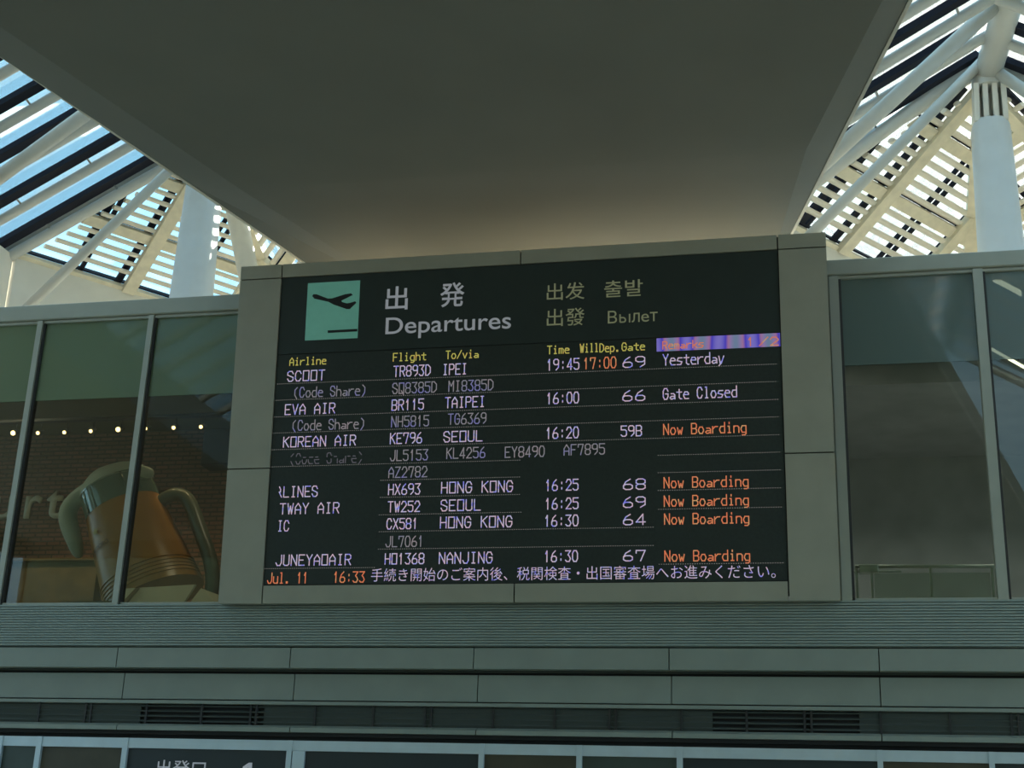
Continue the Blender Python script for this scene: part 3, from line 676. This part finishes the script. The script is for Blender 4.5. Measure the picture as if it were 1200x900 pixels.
M['star'] = mat('gold_star', (.50, .38, .05), .5)
o = put('star_emblem', me, M['star'], mug); on_mug(o, mg(325, 510), 24, .012)
rebase(mug, (bot.x, MY, 4.6)); tag(mug, 'giant tilted beer mug sculpture with foam dripping down its left side behind glass', 'sculpture')
# cream sheets under the mug
sheet = MB()
def slab(pts, th=.03): sheet.prism([V(p) for p in pts], (0, 0, -th))
zt = mg(500, 770, -.5).z
pd = empty('display_plinth')
f0, f1 = mg(350, 775, -.9), mg(770, 762, -.9)
def ap(x, y, d): return mg(x, y, d)
MB().prism([ap(365, 765, -.85), ap(760, 742, -.85), ap(700, 835, -1.05), ap(500, 850, -1.05), ap(350, 850, -1.05)], (0, .05, .0)).build('cream_sheet', M['cloth'], pd)
MB().prism([ap(790, 762, -.85), ap(880, 795, -.85), ap(880, 850, -1.05), ap(722, 850, -1.05)], (0, .05, 0)).build('cream_sheet', M['cloth'], pd)
MB().prism([ap(445, 760, -.95), ap(462, 760, -.95), ap(385, 850, -1.12), ap(360, 850, -1.12)], (0, .04, 0)).build('brown_edge_strip', M['wood'], pd)
MB().box((mg(350, 0).x, MY-.95, 4.6), (mg(880, 0).x, MY-.72, mg(500, 830, -.9).z)).build('plinth', M['wood'], pd)
rebase(pd, (mg(600, 0).x, MY, 4.6)); tag(pd, 'brown plinth with loose cream sheets at the foot of the tilted mug', 'plinth')

# ---------------------------------------------------------------- behind the right glazing
RY = 17.0
rail = empty('balustrade')
def rp(x, y): return atY(x, y, RY)
MB().tube([rp(1002, 664), rp(1170, 663.5)], .022, 10).build('handrail', M['frame'], rail, True)
MB().tube([rp(994, 670), rp(1056, 669.5)], .014, 8).build('lower_rail', M['frame'], rail, True)
for x in (1003.5, 1021, 1090, 1162):
    t = rp(x, 664); MB().box((t.x-.014, RY-.014, 4.6), (t.x+.014, RY+.014, t.z)).build('post', M['frame'], rail)
t = rp(1018, 667); MB().bev((t.x-.11, RY-.05, t.z-.05), (t.x+.11, RY+.05, t.z+.05), .01).build('rail_bracket', M['frame'], rail)
a, b = rp(1024, 672), rp(1160, 672)
MB().box((a.x, RY-.006, 4.65), (b.x, RY+.006, a.z)).build('glass_pane', M['glass'], rail)
rebase(rail, (rp(1080, 0).x, RY, 4.6)); tag(rail, 'grey metal balustrade rail with thin posts behind the right glazing', 'railing')
for i, (p, q, r_, lab) in enumerate((((1161, 325), (1197, 344), .032, 'upper short glowing bar standing in for a reflection on the right glazing'), ((1162, 409), (1203, 432), .014, 'lower thin glowing bar standing in for a reflection on the right glazing'))):  # glowing bars put in for bright reflections on the glass
    l_ = empty('reflection_bar'); yy_ = (16.35, 16.75)[i]; a, b = atY(*p, yy_), atY(*q, yy_)
    MB().bar(a, b, (0, .02, 0), (.0, 0, r_)).build('glow_bar', M['addedglow'], l_)
    MB().bar(a+V((0, .035, .02)), b+V((0, .035, .02)), (0, .012, 0), (0, 0, r_*1.2)).build('lamp_housing', M['frame'], l_)
    for e_ in (a.lerp(b, .2), a.lerp(b, .8)): MB().tube([e_+V((0, .04, 0)), V((e_.x, e_.y+.04, 8.55))], .004, 6).build('cable', M['dark'], l_)
    rebase(l_, (a+b)/2); tag(l_, lab, 'lamp', 'glowing bars for reflections on the right glazing')

# ---------------------------------------------------------------- louvred skylight bays
NL = V((-.457, .334, .824)).normalized(); HL = V((.59, .807, 0)).normalized(); WL = HL.cross(NL).normalized()
if WL.z < 0: WL = -WL
AD = V((.875, 0, .485)).normalized()
def mirror(p, xc, s): return V((xc + s*(p.x-xc), p.y, p.z))
def bay(xc, zoff, label, slope, t_big, t_dia, edge, ridge, yl, zlift=0):
    root = empty('skylight_roof')
    P0 = V((xc-HB, 24.0, 13.52+zoff))
    TX = HB/.875
    ap_u, ap_w = AD.dot(HL)*TX, AD.dot(WL)*TX
    rd = V((0, .925, -.38)).normalized(); ru, rw = rd.dot(HL), rd.dot(WL)
    UM = ap_u + ru*(ap_w/-rw)
    for s in (-1, 1):
        def q(u, w_, n_=0): return mirror(P0 + HL*u + WL*w_ + NL*n_, xc, -s if s == 1 else 1)
        def span(w_): return w_*ap_u/ap_w, UM - (UM-ap_u)*w_/ap_w
        hv_ = lambda v_: V((-v_.x if s == 1 else v_.x, v_.y, v_.z))
        # slats
        k = 0; w_ = .235/2+.07
        PER = 1.42
        rows_ = []
        for c_ in range(3):
            for j in range(5): rows_.append(c_*PER + .15 + .235*(j+.15))
        for w_ in rows_:
            if w_ > ap_w-.15 or w_ < .2: continue
            a, b = span(w_); a += .22; b -= .06
            if b-a < .25: continue
            MB().tube([q(a, w_), q(b, w_)], [(.072, .048)]*2, 10).build('slat', M['slat'], root, 'auto')
        # broad beams along the slats, with the eave
        for w_, hw in ((.0, .07), (PER-.045, .12), (2*PER-.045, .12)):
            a, b = span(max(w_, 0)); a += .05
            MB().prism([q(a, w_-hw, -.06), q(b, w_-hw, -.06), q(b-.02, w_+hw, -.06), q(a+.1, w_+hw, -.06)], hv_(NL)*.12).build('beam', M['beam'], root)
            MB().prism([q(a+.1, w_+hw+.01, .05), q(b, w_+hw+.01, .05), q(b, w_+hw+.05, .05), q(a+.1, w_+hw+.05, .05)], hv_(NL)*.1).build('purlin', M['rafter'], root)
        # white ribs and dark outer rafters up the slope
        for u in (2.52, 4.92):
            wt = ap_w*u/ap_u if u < ap_u else ap_w*(UM-u)/(UM-ap_u)
            MB().prism([q(u-.14+.05, -.02, -.13), q(u+.14+.05, -.02, -.13), q(u+.14-.0, wt, -.13), q(u-.14-.0, wt-.05, -.13)], hv_(NL)*.14).build('rib', M['beam'], root)
        for u in (1.28, 1.45, 2.32, 3.72, 3.92, 4.95, 6.1):
            wt = (ap_w*u/ap_u if u < ap_u else ap_w*(UM-u)/(UM-ap_u)) - .05
            hw = .075 if u not in (3.72, 3.92, 1.45) else .045
            MB().prism([q(u-hw, 0, .06), q(u+hw, 0, .06), q(u+hw, wt, .06), q(u-hw, wt, .06)], hv_(NL)*.06).build('outer_rafter', M['rafter'], root)
        # outer glass
        a, b = span(0)
        MB().prism([q(0, 0, .30), q(b, 0, .30), q(ap_u, ap_w, .30)], hv_(NL)*.012).build('glass_pane', M['skyglass'], root)
        # fascia under the eave
        MB().prism([q(0, 0, .1), q(UM, 0, .1), V((q(UM, 0).x, q(UM, 0).y, 9.6)), V((q(0, 0).x, q(0, 0).y, 9.6))], (HL.y*.1*(-s), -.0, 0)).build('eave_panel', M['white'], root)
    # ridge beam between the two louvred faces
    ra = V((xc, 24, P0.z+AD.z*TX)); rb_ = ra + rd*(ap_w/-rw)
    MB().bar(ra, rb_, (.13, 0, 0), rd.cross(V((1, 0, 0)))*.12).build('ridge_beam', M['beam'], root)
    # glazed slopes: rafters parallel to the end face
    zr = ra.z + zlift
    for s in (-1, 1):
        for k in range(0, 27):
            Yk = 24 - .02 - 1.15*k + yl
            lo_, hi_ = V((xc+s*(HB+.15), Yk, zr-slope*(HB+.15))), V((xc, Yk, zr))
            dn = (hi_-lo_).normalized()
            r_ = .10 if k else .12
            nseg = 10
            MB().tube([lo_, hi_], r_, nseg).build('rafter_tube', M['steel'], root, 'auto')
            off = V((0, -.30, .0)); un = V((-s*slope*s*s, 0, 1)).normalized()
            nrm_ = V((0, 1, 0)).cross(dn).normalized()
            if nrm_.z < 0: nrm_ = -nrm_
            o_ = V((0, -.285, 0)) + nrm_*.16
            MB().bar(lo_+o_, hi_+o_, V((0, .11, 0)), nrm_*.06).build('black_rafter', M['rafter'], root)
            for t in (.22, .55, .86):
                c_ = lo_.lerp(hi_, t)
                MB().bar(c_+V((0, -.08, .05)), c_+V((0, -.20, .05))+nrm_*.08, dn*.018, nrm_*.018).build('clamp', M['clamp'], root)
            if k < 26:
                a0 = lo_+nrm_*.26; a1 = hi_+nrm_*.26
                MB().prism([a0, a1, a1-V((0, 1.13, 0)), a0-V((0, 1.13, 0))], nrm_*.012).build('glass_pane', M['skyglass'], root)
    # valley walls beside the glazed slopes
    for s in (-1, 1):
        x = xc+s*(HB+.02)
        MB().prism([V((x, -6, 12.2)), V((x, 24, 12.2)), V((x, 24, zr-slope*HB-.02)), V((x, -6, zr-slope*HB-.02))], (s*.25, 0, 0)).build('valley_panel', M['white'], root)
    # struts
    for pts, r_ in t_big: MB().tube(pts, r_, 18).build('brace_tube', M['steel'], root, True)
    for pts, r_ in t_dia: MB().tube(pts, r_, 16).build('diagonal_strut', M['steel'], root, True)
    for pts, r_ in edge: MB().tube(pts, r_, 16).build('edge_tube', M['steel'], root, True)
    for pts, r_ in ridge: MB().tube(pts, r_, 18).build('ridge_tube', M['steel'], root, True)
    rebase(root, (xc, 22, 12.2)); tag(root, label, 'skylight')
def line_through(p, q, a, b):
    d = q-p; return [p+d*a, p+d*b]
def mir(pts, xc): return [mirror(V(p), xc, -1) for p in pts]
# left bay
bg_ = line_through(atY(97, 136, 21), atY(0, 207, 21), -1.0, 1.7)
dg_ = line_through(atY(195, 203, 23.3), atY(43, 350, 23.3), -.55, 1.35)
eg = line_through(atY(185, 190, 24), atY(10, 290, 24), -.36, 1.02)
nodeL = V((XCL, 23.8, 15.9))
bay(XCL, 0, 'louvred glass roof bay at the left, above the food court glazing', .554,
    [(bg_, .135), (mir(bg_, XCL), .135)], [(dg_, .10), (mir(dg_, XCL), .10)], [(eg, .13), (mir(eg, XCL), .13)],
    [([nodeL, V((XCL, -6, 15.95))], .2)], 0)
# right bay
bgr = line_through(atY(1111, 57, 22), atY(1022, 139, 22), -.7, 2.3)
dgr = line_through(atY(1139.6, 83.6, 23.5), atY(960, 265, 23.5), -.08, 1.3)
egr = line_through(atY(1136, 78, 23.9), atY(969, 203, 23.9), -.1, 1.3)
nodeR = V((3.2, 23.7, 15.75))
bay(XCR, -.02, 'louvred glass roof bay at the right, behind the white column', .60,
    [(bgr, .135)], [(dgr, .10), (line_through(atY(1168, 84, 23.5), atY(1200, 106, 23.5), -.2, 4), .11)], [(egr, .13), (mir(egr, XCR), .13)],
    [([nodeR, V((3.42, 22, 16.12)), V((3.6, 19, 16.2)), V((3.6, -6, 16.2))], [.24, .25, .24, .24])], 0, .22)

# ---------------------------------------------------------------- columns
def column(cx, cy, zt_, w0, w1, label, topn, base=8.76):
    r = empty('roof_column')
    vs_, fs_ = [], []; n = 8; prof_ = []
    def ring(z, hw, hd_):
        out = []
        for sx, sy in ((1, 1), (-1, 1), (-1, -1), (1, -1)):
            for k in range(4):
                an = math.radians({(1,1):0,(-1,1):90,(-1,-1):180,(1,-1):270}[(sx, sy)] + k*30)
                rr = .33*hw/.45
                out.append(V((cx+sx*(hw-rr)+math.cos(an)*rr, cy+sy*(hd_-rr)+math.sin(an)*rr, z)))
        return out
    rs = [ring(base, w0, w0), ring(zt_-.12, w1, w1), ring(zt_, w1*.86, w1*.86)]
    for q in rs: vs_ += q
    fs_ = [(i*16+k, i*16+(k+1) % 16, (i+1)*16+(k+1) % 16, (i+1)*16+k) for i in range(2) for k in range(16)] + [tuple(range(16)), tuple(32+k for k in range(16))]
    MB().add(vs_, fs_).build('column_casing', M['col'], r, 'auto')
    # slotted steel head: four fins around a core, then the node
    nx, ny, nz = topn
    for dx in (-.24, -.08, .09, .25):
        MB().bar((cx+dx, cy-.02, zt_-.05), (nx+dx*.95, ny, nz-.35), (.045, 0, 0), (0, .22, 0)).build('head_fin', M['white'], r)
    MB().bar((cx, cy+.15, zt_-.05), (nx, ny+.15, nz-.35), (.26, 0, 0), (0, .03, 0)).build('head_plate', M['white'], r)
    MB().tube([(nx, ny, nz-.38), (nx, ny, nz-.2), (nx, ny-.02, nz+.12)], [.29, .28, .24], 20).build('head_node', M['steel'], r, 'auto')
    rebase(r, (cx, cy, base)); tag(r, label, 'column')
    return r
column(XCR+.06, 23.9, atY(1160, 145, 23.9).z, .46, .335, 'tall white tapered column with slotted head at the right, above the right glazing', (3.2, 23.75, 15.85))
column(XCL, 23.9, 15.0, .46, .335, 'tall white tapered column at the left, above the left glazing', (XCL, 23.8, 15.8))
# leaning cream column further back in the left bay
lc = empty('leaning_column')
b0, b1 = atY(293, 330, 25.2), atY(277, 250, 25.2); d = b1-b0
q0, q1 = b0-d*1.3, b0+d*1.35
MB().tube([q0, b0, b1, q1], [.26, .22, .215, .17], 24).build('column_shaft', M['slat'], lc, True)
MB().tube([q0+V((0, 0, -.02)), q0+V((0, 0, .08))], [.36, .34], 24).build('column_foot', M['white'], lc, 'auto')
rebase(lc, q0); tag(lc, 'cream round column leaning left, further back beside the left white column', 'column')

# lettering on the entrance sign
se = [o for o in C.objects if o.name.startswith('transom_panel')][2]
def sign_text(body, x0, x1, yb_, capm, bold=0):
    a, b = atY(x0, yb_, EY+.026), atY(x1, yb_, EY+.026)
    me = font_mesh(body, a.x, b.x, capm, 0, bold); o = put('sign_lettering', me, M['lettering'], None)
    for v in me.vertices: v.co = V((v.co.x, EY+.026, a.z+v.co.y))
    o.parent = se.parent; o.location = -se.parent.location
sign_text('出発口', 182.5, 240, 908, .145, .004)
mb1 = MB(); mb1.prism([atY(x, y, EY+.024) for x, y in ((284.5, 898.5), (291.5, 893.8), (295.5, 893.8), (294.2, 914), (290.0, 914), (290.8, 899.5), (284.2, 903))], (0, .003, 0))
o1 = mb1.build('sign_numeral', M['lettering'], se.parent); o1.location = -se.parent.location

# unseen warm lamps added behind the board casing to wash the soffit's far end
for i, x_ in enumerate((-6.2, -3.7, -1.2)):
    c_ = empty('added_strip_light'); p = V((x_, 17.9, 8.76))
    MB().box((p.x-.9, p.y-.06, p.z), (p.x+.9, p.y+.06, p.z+.05)).build('lamp_housing', M['dark'], c_)
    MB().box((p.x-.86, p.y-.04, p.z+.05), (p.x+.86, p.y+.04, p.z+.06)).build('lamp', M['bulb'], c_)
    ld = bpy.data.lights.new('added_strip_glow', 'AREA'); ld.shape = 'RECTANGLE'; ld.size = 1.8; ld.size_y = .08; ld.energy = 5.8; ld.color = (1, .88, .58)
    lo = bpy.data.objects.new('added_strip_glow', ld); C.objects.link(lo); lo.location = (p.x, p.y, p.z+.09); lo.rotation_euler = (math.pi+.25, 0, 0); lo.parent = c_
    rebase(c_, p); tag(c_, ('left', 'middle', 'right')[i] + ' added warm strip lamp on the roof slab, unseen behind the board casing', 'lamp', 'added strip lamps behind the board casing')
